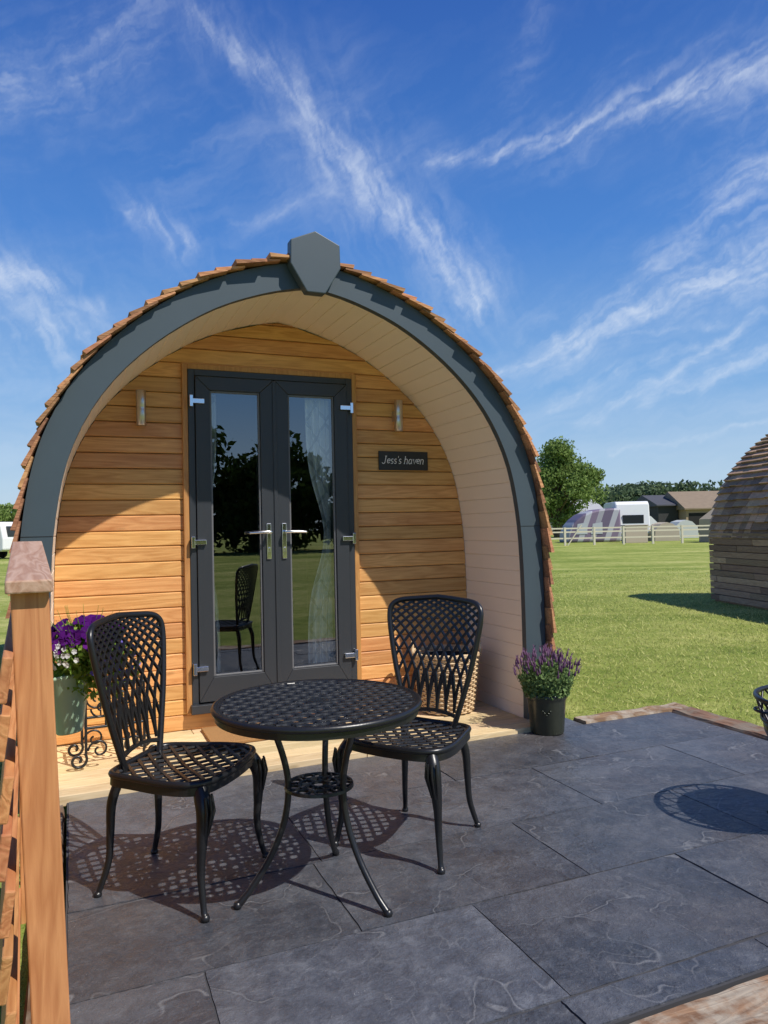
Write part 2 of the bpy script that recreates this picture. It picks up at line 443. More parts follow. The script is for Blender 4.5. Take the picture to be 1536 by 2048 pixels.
for i in range(12):
    a,b_=2.25+i*.038,2.25+(i+1)*.038
    if b_<inner[-1].y and a>DZ1: B.add([(-hw(a),WY+.007,a),(hw(a),WY+.007,a),(hw(b_),WY+.007,b_),(-hw(b_),WY+.007,b_)],[(0,1,2,3)])
B.add([(DA0,WY+.006,DZ),(DA1,WY+.006,DZ),(DA1,WY+.006,DZ0),(DA0,WY+.006,DZ0)],[(0,1,2,3)])
B.obj('wall_backing',[M_dark],pod,fixn=False)
B=MB()
B.b2(DA0-.03,DA1+.03,WY-.018,WY,DZ,DZ0-.024)
B.b2(DA0-.03,DA1+.03,WY-.018,WY,DZ1+.03,DZ1+.062)
B.obj('cladding_infill',[M_clad],pod,bevel=.003)
B=MB()
B.b2(DA0-.034,DA0,WY-.05,WY+.0,DZ0-.02,DZ1+.034); B.b2(DA1,DA1+.034,WY-.05,WY,DZ0-.02,DZ1+.034)
B.b2(DA0,DA1,WY-.05,WY,DZ1,DZ1+.034)
B.obj('door_surround',[M_trim],pod,bevel=.003)
B=MB()
y0,y1=WY-.055,WY+.03
fw=.042
B.b2(DA0+.001,DA0+fw,y0,y1,DZ0,DZ1-.001); B.b2(DA1-fw,DA1-.001,y0,y1,DZ0,DZ1-.001)
B.b2(DA0+fw,DA1-fw,y0,y1,DZ1-fw,DZ1-.001); B.b2(DA0-.01,DA1+.01,y0-.04,y1,DZ0-.02,DZ0+.035)
mid=(DA0+DA1)/2
def sash(a0,a1):
    z0,z1=DZ0+.045,DZ1-fw-.004; ys0,ys1=y0-.012,y1-.01; st=.092; bt=.155; tt=.088
    def mem(poly): B.prism(poly,ys0,ys1,'y')
    g=.0006
    mem([(a0,z0+g),(a0+st-g,z0+bt),(a0+st-g,z1-tt),(a0,z1-g)]); mem([(a1,z0+g),(a1-st+g,z0+bt),(a1-st+g,z1-tt),(a1,z1-g)])
    mem([(a0+g,z1),(a1-g,z1),(a1-st,z1-tt+g),(a0+st,z1-tt+g)]); mem([(a0+g,z0),(a1-g,z0),(a1-st,z0+bt-g),(a0+st,z0+bt-g)])
    ga0,ga1,gz0,gz1=a0+st,a1-st,z0+bt,z1-tt
    for (p,q,r_,s_) in((ga0,ga0+.012,gz0,gz1),(ga1-.012,ga1,gz0,gz1),(ga0+.012,ga1-.012,gz0,gz0+.012),(ga0+.012,ga1-.012,gz1-.012,gz1)):
        B.b2(p,q,ys0+.012,ys1,r_,s_,1)
    return ga0,ga1,gz0,gz1,ys0
g1=sash(DA0+fw+.003,mid-.003); g2=sash(mid+.003,DA1-fw-.003)
B.b2(mid-.012,mid+.012,y0-.02,y0-.0125,DZ0+.05,DZ1-fw-.01)
B.obj('door_frame',[M_anth,M_bead],pod,bevel=.003)
B=MB()
for g in(g1,g2): B.add([(g[0],y0+.012,g[2]),(g[1],y0+.012,g[2]),(g[1],y0+.012,g[3]),(g[0],y0+.012,g[3])],[(0,1,2,3)])
B.obj('door_glass',[M_glass],pod,fixn=False)
B=MB(); ys=y0-.012
for sg,c in((-1,mid-.052),(1,mid+.052)):
    B.box((c,ys-.005,1.215),(.030,.012,.235),0)
    B.lathe([(.0,.0),(.011,.0),(.011,.05),(0,.05)],(c,ys-.01,1.275),12,0,Matrix.Rotation(math.pi/2,3,'X'))
    B.tube([(c,ys-.055,1.275),(c+sg*.03,ys-.058,1.277),(c+sg*.14,ys-.052,1.272)],[.010,.010,.008],10)
    B.box((c,ys-.014,1.16),(.014,.012,.03),0)
for zz_ in(.42,1.22,2.12):
    for sg,c in((-1,DA0+fw+.004),(1,DA1-fw-.004)):
        B.box((c-sg*.01,ys-.012,zz_),(.085,.022,.032),0); B.box((c+sg*.03,ys-.012,zz_-.0),(.022,.03,.075),0)
B.obj('door_furniture',[M_chrome],pod,bevel=.003)
B=MB()
def curtain(a0,a1,tie,amp=.018):
    nx,nz=60,24; vs=[];fs=[]
    for j in range(nz+1):
        z=.17+(2.2-.17)*j/nz
        k=1-.5*math.exp(-((z-1.25)/.35)**2)
        for i in range(nx+1):
            u=i/nx; x=(tie+(a0+(a1-a0)*u-tie)*k)
            vs.append((x,WY+.07+amp*math.sin(u*34+math.sin(z*2)),z))
    for j in range(nz):
        for i in range(nx): 
            q=j*(nx+1)+i; fs.append((q,q+1,q+nx+2,q+nx+1))
    B.add(vs,fs,0,True)
curtain(-.56,-.405,-.54); curtain(.20,.46,.46)
B.obj('curtains',[M_curt],pod,fixn=False)
B=MB(); rng=random.Random(5)
y=-.205
while y<WY-.03:
    y1_=min(y+.118,WY-.001); x0=-1.395; x1=1.395
    if y<-.0: x0,x1=-1.50,1.47
    cut=rng.uniform(-.9,.9)
    B.b2(x0,cut-.002,y,y1_-.005,-.02,DZ+rng.uniform(-.001,.001)); B.b2(cut+.002,x1,y,y1_-.005,-.02,DZ+rng.uniform(-.001,.001)); y+=.118
B.obj('deck_boards',[M_deck],pod,bevel=.003)
for i,(la,lz) in enumerate(((-.895,2.06),(.848,2.08))):
    B=MB(); yl=WY-.085
    B.lathe([(0,-.11),(.024,-.11),(.030,-.108),(.030,-.012),(.0285,-.008),(.0285,.008),(.030,.012),(.030,.108),(.024,.11),(.0,.11)],(la,yl,lz),24,0)
    B.box((la,WY-.042,lz),(.05,.05,.07),0)
    B.obj('wall_light',[M_steel],pod)
B=MB(); B.box((.904,WY-.029,1.765),(.385,.012,.135),0)
B.obj('name_plaque',[M_slatesign],pod,bevel=.002)
def arc(cx,cy,rx,ry,a0,a1,n=14): return [(cx+rx*math.cos(math.radians(a0+(a1-a0)*i/n)),cy+ry*math.sin(math.radians(a0+(a1-a0)*i/n))) for i in range(n+1)]
G={'J':([[(.42,1.0),(.42,.22)]+arc(.22,.2,.2,.2,0,-170,10),[(.28,1.0),(.56,1.0)]],.66),
 'e':([[(.06,.34),(.44,.40)]+arc(.25,.36,.20,.28,10,320,18)],.52),
 's':([arc(.22,.48,.14,.15,40,260,10)+arc(.22,.17,.15,.15,80,-150,10)],.46),
 "'":([[(.10,1.02),(.06,.78)]],.2),
 'h':([[(.08,1.0),(.08,0)],arc(.27,.42,.19,.22,180,0,10)+[(.46,0)],[(.0,1.0),(.09,1.0)],[(.0,0),(.16,0)],[(.38,0),(.56,0)]],.62),
 'a':([arc(.25,.31,.20,.31,60,380,18),[(.46,.64),(.46,.05),(.58,.02)]],.64),
 'v':([[(.04,.62),(.24,0),(.46,.62)],[(-.02,.62),(.12,.62)],[(.38,.62),(.52,.62)]],.52),
 'n':([[(.08,.6),(.08,0)],arc(.27,.40,.19,.22,180,0,10)+[(.46,0)],[(.0,.6),(.09,.6)],[(.0,0),(.16,0)],[(.38,0),(.56,0)]],.62),
 ' ':([],.34)}
B=MB(); txt="Jess's haven"; S=.054; wtot=sum(G[c][1] for c in txt)*S*1.02; x=.904-wtot/2-.006
for ch in txt:
    st,wd_=G[ch]
    for pl in st:
        B.ribbon([(x+(px+.22*py)*S,WY-.0365,1.744+py*S) for px,py in pl],.0052 if len(pl)>2 or abs(pl[0][1]-pl[1][1])>.3 else .003,.002,(0,-1,0))
    x+=wd_*S*1.02
B.obj('plaque_lettering',[M_white],pod)

# ------------------------------------------------------------ patio
B=MB(); rng=random.Random(21)
rows=[(-.205,-.77,[.03+.45,1.38]),(-.77,-1.345,[-.42,.93,1.83]),(-1.345,-1.875,[-.46,.44,1.34]),(-1.875,-2.42,[-.96,-.06,.84,1.74]),(-2.425,-2.55,[-.8,-.1,.62,1.3,2.0])]
for r1,r0,seams in rows:
    xs_=[-1.33]+seams+[2.43]
    for i in range(len(xs_)-1):
        x0,x1=xs_[i]+.0016,xs_[i+1]-.0016; ya,yb=r0+.0016,r1-.0016; zt_=rng.uniform(-.0015,.0015)
        nseg=20; per=[]; J=.0035
        for k in range(nseg): per.append((x0+(x1-x0)*k/nseg,ya+rng.uniform(0,J)))
        for k in range(12): per.append((x1-rng.uniform(0,J),ya+(yb-ya)*k/12))
        for k in range(nseg): per.append((x1+(x0-x1)*k/nseg,yb-rng.uniform(0,J)))
        for k in range(12): per.append((x0+rng.uniform(0,J),yb+(ya-yb)*k/12))
        tx,ty=rng.uniform(-.0015,.0015),rng.uniform(-.0015,.0015)
        m=len(per); vs=[(p[0],p[1],zt_+tx*(p[0]-x0)+ty*(p[1]-ya)) for p in per]+[(p[0],p[1],-.03) for p in per]
        B.add(vs,[tuple(range(m))]+[(k,m+k,m+(k+1)%m,(k+1)%m) for k in range(m)],0)
B.b2(-1.335,2.435,-2.555,-.2,-.09,-.004,1)
B.obj('slate_patio',[M_slate,M_mortar],None,FR)
def rough_beam(B,x0,x1,y0,y1,z0,z1,axis,seed):
    n=60; vs=[];fs=[]
    L=(x1-x0) if axis=='x' else (y1-y0)
    for i in range(n+1):
        t=i/n
        ring=[(0,0),(0.1,.0),(.9,.0),(1,0),(1,.8),(.9,1),(.7,1.0),(.5,1.0),(.3,1),(.1,1),(0,.8)]
        for (u,w_) in ring:
            d=mnoise.noise(Vector((t*L*6,u*7,w_*5+seed)))*.014
            z=z0+(z1-z0)*w_+(d if w_>.5 else 0)
            if axis=='x': vs.append((x0+L*t,y0+(y1-y0)*u+(d if u in(0,1) else 0),z))
            else: vs.append((x0+(x1-x0)*u+(d if u in(0,1) else 0),y0+L*t,z))
    m=11
    for i in range(n):
        for k in range(m): fs.append((i*m+k,i*m+(k+1)%m,(i+1)*m+(k+1)%m,(i+1)*m+k))
    fs+=[tuple(range(m)),tuple(n*m+k for k in range(m))]
    B.add(vs,fs)
B=MB(); rough_beam(B,-1.5,2.65,-2.80,-2.56,-.16,.008,'x',1); rough_beam(B,1.75,2.62,-.20,-.05,-.16,.008,'x',2); B.obj('front_sleepers',[M_slpX],None,FR)
B=MB(); rough_beam(B,2.44,2.64,-2.56,-.21,-.16,.010,'y',3); rough_beam(B,-1.44,-1.345,-2.56,-.21,-.16,-.012,'y',4); B.obj('side_sleepers',[M_slpY],None,FR)
B=MB(); B.b2(1.52,1.74,-.195,.35,-.10,-.012); B.obj('edge_paving',[M_slate],None,FR)

# ------------------------------------------------------------ ground
B=MB(); S=600; B.add([(-S,-S,-.10),(S,-S,-.10),(S,S,-.10),(-S,S,-.10)],[(0,1,2,3)])
B.obj('grass_field',[M_grass],None,fixn=False)
rs=np.random.RandomState(4); N=300000
X=rs.uniform(-3.6,14,N); Yd=rs.uniform(0,1,N)**1.5*19+3.2
keep=rs.rand(N)<np.clip((22.5-Yd)/11,0,1)
ct,st=math.cos(TH),math.sin(TH)
dx,dy=X+.407,Yd-4.3; A=ct*dx+st*dy; Rr=-st*dx+ct*dy
keep&=~((A>-1.62)&(A<1.60)&(Rr>-2.85)&(Rr<4.9)); keep&=~((A>-1.5)&(A<2.66)&(Rr>-2.85)&(Rr<-.04)); keep&=~((A<1.76)&(A>1.5)&(Rr<.36)&(Rr>-.3))
keep&=(np.abs(X/Yd)<.62)
X=X[keep];Yd=Yd[keep];n=len(X)
ang=rs.uniform(0,6.28,n); hh=rs.uniform(.008,.026,n)*(1+.7*rs.rand(n)); wd=rs.uniform(.0018,.0036,n)*(1+Yd/7); ln=rs.normal(0,.9,(n,2))*hh[:,None]
V=np.zeros((n,3,3)); V[:,0,0]=X-np.cos(ang)*wd;V[:,0,1]=Yd-np.sin(ang)*wd;V[:,1,0]=X+np.cos(ang)*wd;V[:,1,1]=Yd+np.sin(ang)*wd
V[:,:2,2]=-.101; V[:,2,0]=X+ln[:,0];V[:,2,1]=Yd+ln[:,1];V[:,2,2]=-.10+hh
me=bpy.data.meshes.new('grass_tufts'); me.vertices.add(n*3); me.vertices.foreach_set('co',V.reshape(-1)); me.loops.add(n*3); me.loops.foreach_set('vertex_index',np.arange(n*3,dtype=np.int32))
me.polygons.add(n); me.polygons.foreach_set('loop_start',np.arange(0,n*3,3,dtype=np.int32)); me.update(calc_edges=True); me.materials.append(M_blade)
o=bpy.data.objects.new('grass_tufts',me); scene.collection.objects.link(o)

# ------------------------------------------------------------ leaf clouds
def leafquads(n,cfun,size,rs):
    C=cfun(n); a=rs.normal(size=(n,3)); a/=np.linalg.norm(a,axis=1)[:,None]; b_=rs.normal(size=(n,3)); b_-=a*(a*b_).sum(1)[:,None]; b_/=np.linalg.norm(b_,axis=1)[:,None]
    s=size*rs.uniform(.6,1.3,n)[:,None]; V=np.stack([C-a*s,C-b_*s*.55,C+a*s,C+b_*s*.55],1)
    return V
def quadobj(name,V,mat,parent=None):
    n=len(V); me=bpy.data.meshes.new(name); me.vertices.add(n*4); me.vertices.foreach_set('co',V.reshape(-1)); me.loops.add(n*4); me.loops.foreach_set('vertex_index',np.arange(n*4,dtype=np.int32))
    me.polygons.add(n); me.polygons.foreach_set('loop_start',np.arange(0,n*4,4,dtype=np.int32)); me.materials.append(mat)
    me.update(calc_edges=True)
    o=bpy.data.objects.new(name,me); scene.collection.objects.link(o)
    if parent: o.parent=parent
    return o
def tree(name,loc,H,rad,n,size,seed,mat=M_leaf,low=.25,nc=26):
    rs=np.random.RandomState(seed); e=empty(name,Matrix.Translation(loc))
    B=MB(); B.tube([(0,0,-.1),(.05,0,H*.3),(-.05,.1,H*.6),(0,0,H*.85)],[rad*.09,rad*.07,rad*.045,rad*.015],8)
    cen=[];rr=[]
    for i in range(nc):
        th=rs.uniform(0,6.28); zf=rs.uniform(low,.92); env=math.sin(math.pi*min(1,max(.08,(zf-low+.22)/(1.2-low))))**.6
        q=rad*env*rs.uniform(.25,.92); c=(q*math.cos(th),q*math.sin(th),H*zf); cen.append(c); rr.append(rad*rs.uniform(.16,.34))
        B.tube([(0,0,H*max(.2,zf-.25)),(c[0]*.5,c[1]*.5,H*(zf-.08)),c],[rad*.03,rad*.02,rad*.006],5)
    cen=np.array(cen); rr=np.array(rr)
    def cf(n):
        k=rs.randint(0,nc,n); d=rs.normal(size=(n,3)); d/=np.linalg.norm(d,axis=1)[:,None]
        return cen[k]+d*(rr[k]*rs.uniform(.5,1.15,n))[:,None]*np.array([1.1,1.1,.85])
    B.obj('trunk',[M_bark],e); quadobj('crown',leafquads(n,cf,size,rs),mat,e)
    return e
tree('oak_tree',(17.8,76,-.1),10.0,4.7,22000,.17,1,M_leaf,.20,46)
tree('oak_tree',(-38.2,72,-.1),6.2,4.2,7000,.2,2,M_leaf,.15)
tree('oak_tree',(-34.5,78,-.1),4.6,3.0,4000,.2,9,M_leaf,.15)
for i,(x,y,H,r_) in enumerate(((17.5,-31,6.2,3.6),(21.5,-32,7.6,4.6),(26,-29,7.2,4.8),(30.5,-26,6.0,4.0),(34,-21,5.8,4.0),(13,-35,5.6,3.6),(37,-27,7,5))):
    tree('garden_tree',(x,y,-.1),H,r_,5000,.26,30+i,M_leafd,.08)
rs=np.random.RandomState(8); cen=[];rr=[]
for i in range(330):
    x=rs.uniform(-90,110) if i<170 else rs.uniform(24,62); y=rs.uniform(118,142); h=rs.uniform(6.0,8.2)*(1+.12*math.sin(x*.31)); 
    for k in range(3): cen.append((x+rs.normal()*1.5,y,h*(.25+.29*k))); rr.append(rs.uniform(1.4,2.6))
cen=np.array(cen);rr=np.array(rr)
def cf(n):
    k=rs.randint(0,len(cen),n); d=rs.normal(size=(n,3)); d/=np.linalg.norm(d,axis=1)[:,None]
    return cen[k]+d*(rr[k]*rs.uniform(.6,1.05,n))[:,None]*np.array([1,1,.6])
quadobj('distant_treeline',leafquads(80000,cf,.42,rs),M_leafh)

# ------------------------------------------------------------ second pod
P2=Matrix.Translation((7.05,12.95,-.10))@Matrix.Rotation(math.radians(7),4,'Z')
p2=empty('glamping_pod',P2)
half2=[(1.40,0),(1.41,.4),(1.40,.95),(1.35,1.35),(1.24,1.75),(1.03,2.12),(.77,2.42),(.48,2.68),(.22,2.86),(0,2.94)]
pr2=resample([Vector((p[0],p[1])) for p in catmull(half2,10)],.05)
B=MB(); shingles(B,pr2,-5.2,.05,random.Random(6),0,1.1,.125,.12,.26,.055,.03,.03)
rng=random.Random(9)
for sg in(-1,1):
    for k in range(11):
        y=-5.15
        while y<.02:
            L_=rng.uniform(.9,1.9); o_=rng.uniform(0,.01); zz_=.04+k*.105+rng.uniform(-.004,.004)
            B.box((sg*(1.425+o_),(y+min(y+L_,.03))/2,zz_+.046),(.035,min(L_,.03-y)-.008,.092),0,Matrix.Rotation(sg*math.radians(5),3,'Y')); y+=L_
B.obj('shingles',[M_shing2],p2)
B=MB(); f2=full(pr2); n=len(f2)
B.add([(p.x*.99,-5.1,p.y*.99) for p in f2]+[(p.x*.99,0,p.y*.99) for p in f2],[(i,i+1,n+i+1,n+i) for i in range(n-1)]+[tuple(range(n)),tuple(range(n,2*n))])
B.obj('shell',[M_shing2],p2,fixn=False)
B=MB(); B.b2(-.12,.12,-5.25,.1,2.95,3.0); B.b2(-1.38,1.38,-5.0,0,-.02,.06)
B.obj('ridge_cap',[M_shing2],p2)

# ------------------------------------------------------------ distant things
M_str=plain('grey_stripe',(.3,.32,.36),.4)
def caravan(name,M,L=5.2,W=2.3,H=2.45):
    e=empty(name,M); B=MB()
    prof=[(-L/2,.55),(-L/2-.0,1.2),(-L/2+.18,H-.25),(-L/2+.5,H-.02),(-L/2+.9,H),(L/2-.9,H),(L/2-.4,H-.05),(L/2-.1,H-.35),(L/2,1.3),(L/2-.02,.6),(L/2-.2,.45),(-L/2+.2,.45)]
    B.prism(prof,-W/2,W/2,'x'); B.obj('body',[M_carw],e,bevel=.08)
    B=MB()
    for s_ in(-1,1): 
        B.box((0,s_*(L/2-.04)-.03*s_,1.62),(1.5,.16,.62)); 
        for yy in(-1.5,0,1.5): B.box((s_*(W/2),yy,1.6),(.03,.85,.55))
    B.obj('windows',[M_win],e,bevel=.02)
    B=MB()
    for s_ in(-1,1): B.lathe([(0,-.1),(.3,-.1),(.32,-.05),(.32,.05),(.3,.1),(0,.1)],(s_*(W/2-.12),-.2,.32),20,0,Matrix.Rotation(math.pi/2,3,'Y'))
    B.box((0,-L/2-.5,.45),(.12,1.1,.1)); B.obj('wheels_and_hitch',[M_dark],e)
    B=MB(); B.b2(-W/2-.012,W/2+.012,-L/2+.3,L/2-.3,.92,.98); B.obj('stripe',[M_str],e)
    return e
caravan('touring_caravan',Matrix.Translation((18.6,57,-.1))@Matrix.Rotation(math.radians(-6),4,'Z'),5.2,2.4,2.95)
caravan('touring_caravan',Matrix.Translation((-24.2,45,-.1))@Matrix.Rotation(math.radians(70),4,'Z'),5,2.2,2.2)
caravan('touring_caravan',Matrix.Translation((24.3,84,-.1))@Matrix.Rotation(math.radians(80),4,'Z'),5,2.2,2.3)
M_awn,t,b=newmat('awning_canvas'); tc=t.n('ShaderNodeTexCoord').outputs['Object']; sp=t.n('ShaderNodeSeparateXYZ'); t.l(tc,sp.inputs[0])
f=t.math('FRACT',t.math('MULTIPLY',t.math('ADD',sp.outputs[0],t.math('MULTIPLY',sp.outputs[2],-.35)),.52))
t.l(t.ramp(f,[(0,(.14,.11,.17)),(.34,(.42,.42,.46)),(.55,(.20,.15,.22)),(.8,(.33,.32,.36))],'CONSTANT'),b.inputs['Base Color'])
e=empty('caravan_awning',Matrix.Translation((15.2,55,-.1)))
B=MB(); prof=[(-1.95,0),(-1.85,.7),(-1.6,1.25),(-1.25,1.65),(-.8,2.0),(-.2,2.25),(.5,2.4),(1.2,2.46),(1.95,2.44),(2.0,0)]
B.prism(prof,-1.4,1.4,'y'); B.obj('canvas',[M_awn],e,bevel=.15)
B=MB(); 
for x in(-1.0,.1): B.add([(x-.35,-1.43,.6),(x+.5,-1.43,.6),(x+.5,-1.43,1.45),(x-.2,-1.43,1.35)],[(0,1,2,3)])
B.obj('awning_windows',[plain('pvc_window',(.45,.47,.5),.2)],e,fixn=False)
for (x,y,s_,c) in((22.6,66,1.4,(.7,.7,.68)),(24.9,62,1.0,(.5,.52,.5)),(20.3,54.0,.9,(.42,.36,.28))):
    B=MB(); 
    B.prism([(-s_,0),(-s_*.95,s_*.9),(-s_*.5,s_*1.35),(0,s_*1.5),(s_*.5,s_*1.35),(s_*.95,s_*.9),(s_,0)],-s_,s_,'y'); B.obj('camping_tent',[plain('tent',c,.8)],None,Matrix.Translation((x,y,-.1)))
B=MB(); B.prism([(-1.0,0),(-.95,1.5),(0,2.2),(.95,1.5),(1.0,0)],-1.2,1.2,'y'); B.obj('camping_tent',[plain('tent_beige',(.45,.36,.24),.8)],None,Matrix.Translation((21.9,48,-.1)))
B=MB(); B.b2(-.75,.75,-.4,.4,0,1.15); B.b2(-.8,.8,-.45,.45,1.15,1.22); B.obj('storage_locker',[plain('locker',(.45,.38,.30),.7)],None,Matrix.Translation((16.9,50,-.1)),bevel=.02)
def barn(name,x0,x1,y,h,roofh,cw,cr,opening=None):
    e=empty(name,Matrix.Translation((0,0,-.1))); B=MB(); B.b2(x0,x1,y,y+9,0,h); B.obj('walls',[plain(name+'_wall',cw,.8)],e)
    B=MB(); B.prism([(y-.4,h),(y-.4,h+.15),(y+4.5,h+roofh+.15),(y+9.4,h+.15),(y+9.4,h)],x0-.3,x1+.3,'x'); B.obj('roof',[plain(name+'_roof',cr,.7,0,.2,2)],e)
    if opening:
        B=MB(); 
        for a,b_ in opening: B.b2(a,b_,y-.05,y+.05,0,h*.85)
        B.obj('openings',[M_dark],e)
barn('grey_barn',15.5,27.2,92,2.7,1.6,(.30,.31,.29),(.40,.40,.40),[(17,19),(21,25)])
barn('timber_shed',31.9,34.2,86,3.2,1.3,(.04,.04,.04),(.07,.07,.08))
barn('stone_barn',34.3,40.6,84,2.7,2.1,(.36,.26,.17),(.24,.18,.12),[(34.6,37.1),(38.0,38.8)])
B=MB()
for i in range(22):
    x=9.6+i*.62
    if i%3==0: B.b2(x-.06,x+.06,47-.06,47+.06,0,1.15)
for z in(.45,.85,1.08): B.b2(9.4,22.6,46.98,47.02,z-.045,z+.045)
B.tube([(11.6,46.9,0),(12.5,46.9,1.3)],.04); B.tube([(10.6,46.9,0),(10.0,46.9,1.3)],.04)
B.obj('paddock_fence',[plain('pale_timber',(.66,.60,.46),.8)],None,Matrix.Translation((0,0,-.1)))

# ------------------------------------------------------------ chairs
def runs(pts,inside):
    out=[];cur=[]
    for p in pts:
        if inside(p): cur.append(p)
        else:
            if len(cur)>1: out.append(cur)
            cur=[]
    if len(cur)>1: out.append(cur)
    return out
def chair(name,loc,ang):
    e=empty(name,Matrix.Translation(loc)@Matrix.Rotation(ang,4,'Z'))
    SZ=.435
    def dish(x,y): return SZ-.012*math.exp(-((x/.14)**2+(y/.14)**2))
    ctrl=[(-.205,0),(-.205,.12),(-.18,.18),(-.08,.205),(.05,.23),(.14,.225),(.19,.185),(.212,.10),(.218,0)]
    cc=catmull([(a,b,0) for a,b in ctrl],6); h=[(p.x,p.y) for p in cc]
    loop=h+[(x,-y) for x,y in reversed(h[1:-1])]
    B=MB(); B.tube([(x,y,SZ) for x,y in loop],.012,8,0,True)
    B.ribbon([(x*1.0,y*1.0,SZ-.02) for x,y in loop],.012,.034,lambda p:(0,0,1),0,True)
    hx=[p[0] for p in h]; hy=[p[1] for p in h]
    def ins(p): return abs(p[1])<np.interp(p[0],hx,hy)-.002 and -.205<p[0]<.217
    for s_ in(-1,1):
        for k in range(-11,12):
            c=k*.047; pts=[]
            for j in range(81):
                u=-.42+.84*j/80
                x=(u+c)*.7071+.35*u*u*.25; y=s_*((c-u)*.7071); pts.append((x,y))
            for r_ in runs(pts,ins):
                B.ribbon([(x,y,dish(x,y)+.001*s_) for x,y in r_],.0165,.007,(0,0,1))
    B.obj('seat',[M_iron],e)
    B=MB()
    bz=[.47,.55,.68,.80,.88,.930,.957,.967,.975]; bw=[.125,.150,.187,.213,.226,.222,.185,.10,.0]
    pl=catmull([(w_,z_,0) for w_,z_ in zip(bw,bz)],5)
    def to3(y,z): return (-.185-(z-.44)*.17+.7*y*y,y,z)
    hl=[(p.x,p.y) for p in pl]
    lp=[(y,z) for y,z in hl]+[(-y,z) for y,z in reversed(hl[:-1])]
    full3=[to3(.105,.415)]+[to3(y,z) for y,z in lp]+[to3(-.105,.415)]
    B.tube(full3,.0125,8)
    hz=[p[1] for p in hl]; hy2=[p[0] for p in hl]
    def insb(p): return .485<p[1]<.972 and abs(p[0])<np.interp(p[1],hz,hy2)
    nf=lambda p:(1,0,.17)
    B.ribbon([to3(y,.49-1.1*y*y) for y in np.linspace(-.128,.128,14)],.018,.012,nf)
    for s_ in(-1,1):
        for k in range(-10,4):
            c=(k+.5)*.044; pts=[]; Rr_=.52
            for j in range(100):
                z=.485+.5*j/99; dz=z-.485
                if dz>Rr_*.995: break
                y=s_*(c+Rr_-math.sqrt(max(0,Rr_**2-dz**2))); pts.append((y,z))
            for r_ in runs(pts,insb): B.ribbon([to3(y,z) for y,z in r_],.0115,.009,nf)
    for k in range(-2,3):
        c=k*.044; pts=[(c+.020*math.cos(q),.50+.16*max(0,math.sin(q))) for q in np.linspace(0,math.pi,20)]
        for r_ in runs(pts,insb): B.ribbon([to3(y,z) for y,z in r_],.009,.008,nf)
    B.obj('backrest',[M_iron],e)
    B=MB()
    for s_ in(-1,1):
        pts=catmull([(.165,s_*.185,.425),(.195,s_*.215,.35),(.190,s_*.222,.24),(.185,s_*.222,.14),(.2,s_*.235,.04),(.208,s_*.242,.012)],6)
        n=len(pts); rad=[float(np.interp(i/(n-1),[0,.12,.22,.45,.8,.94,1],[.024,.029,.026,.016,.0105,.011,.014])) for i in range(n)]
        B.tube(pts,rad,12); B.lathe([(0,0),(.014,0),(.016,.008),(.012,.02),(0,.022)],(.21,s_*.243,0),12)
        for a in(-.9,-.3,.3,.9):
            B.tube([(.195+.027*math.cos(a),s_*(.205+.027*math.sin(a)+.006),.40),(.200+.030*math.cos(a),s_*(.214+.030*math.sin(a)),.35),(.196+.017*math.cos(a),s_*(.22+.017*math.sin(a)),.27)],[.004,.006,.002],6)
        pts=catmull([(-.175,s_*.13,.425),(-.205,s_*.150,.33),(-.21,s_*.155,.22),(-.215,s_*.16,.12),(-.24,s_*.175,.03),(-.246,s_*.18,.012)],6)
        n=len(pts); rad=[float(np.interp(i/(n-1),[0,.2,.5,.9,1],[.018,.018,.013,.010,.013])) for i in range(n)]
        B.tube(pts,rad,10); B.lathe([(0,0),(.013,0),(.015,.008),(.011,.018),(0,.02)],(-.247,s_*.18,0),12)
    B.obj('legs',[M_iron],e)
    return e
chair('cast_metal_chair',(-.760,2.765,0),math.radians(-15))
chair('cast_metal_chair',(.09,3.085,0),math.radians(-122))

# ------------------------------------------------------------ table
tb=empty('bistro_table',Matrix.Translation((-.252,2.66,0)))
B=MB(); TZ=.672
ring=lambda r_,z:[(r_*math.cos(a),r_*math.sin(a),z) for a in np.linspace(0,2*math.pi,73)[:-1]]
B.tube(ring(.362,TZ-.004),.012,8,0,True)
B.ribbon(ring(.35,TZ),.034,.008,(0,0,1),0,True)
B.ribbon(ring(.357,TZ-.02),.008,.034,(0,0,1),0,True)
rot=math.radians(20)
for s_ in(-1,1):
    for k in range(-9,10):
        c=k*.0385; pts=[]
        for j in range(120):
            u=-.37+.74*j/119; wv=.004*math.sin(u/.0385*math.pi+k*math.pi)
            x,y=(u,c+wv) if s_>0 else (c+wv,u); pts.append((x*math.cos(rot)-y*math.sin(rot),x*math.sin(rot)+y*math.cos(rot)))
        for r_ in runs(pts,lambda p:math.hypot(*p)<.345): B.ribbon([(x,y,TZ+.002+.0012*s_) for x,y in r_],.0180,.007,(0,0,1))
B.lathe([(0,.007),(.03,.007),(.045,.005),(.045,-.004),(0,-.004)],(0,0,TZ),24)
B.obj('table_top',[M_iron],tb)
B=MB()
for fx,fy in((-.275,-.104),(.244,-.180),(.032,.286)):
    d=Vector((fx,fy,0)).normalized()
    pts=catmull([(d.x*r_,d.y*r_,z) for r_,z in((.20,.66),(.165,.60),(.125,.48),(.112,.38),(.128,.27),(.175,.16),(.245,.06),(.292,.012))],6)
    B.tube(pts,.0115,10); B.lathe([(0,0),(.013,0),(.015,.008),(.011,.02),(0,.022)],(d.x*.296,d.y*.296,0),12)
    B.tube([(0,0,.655),(d.x*.2,d.y*.2,.655)],.009,8)
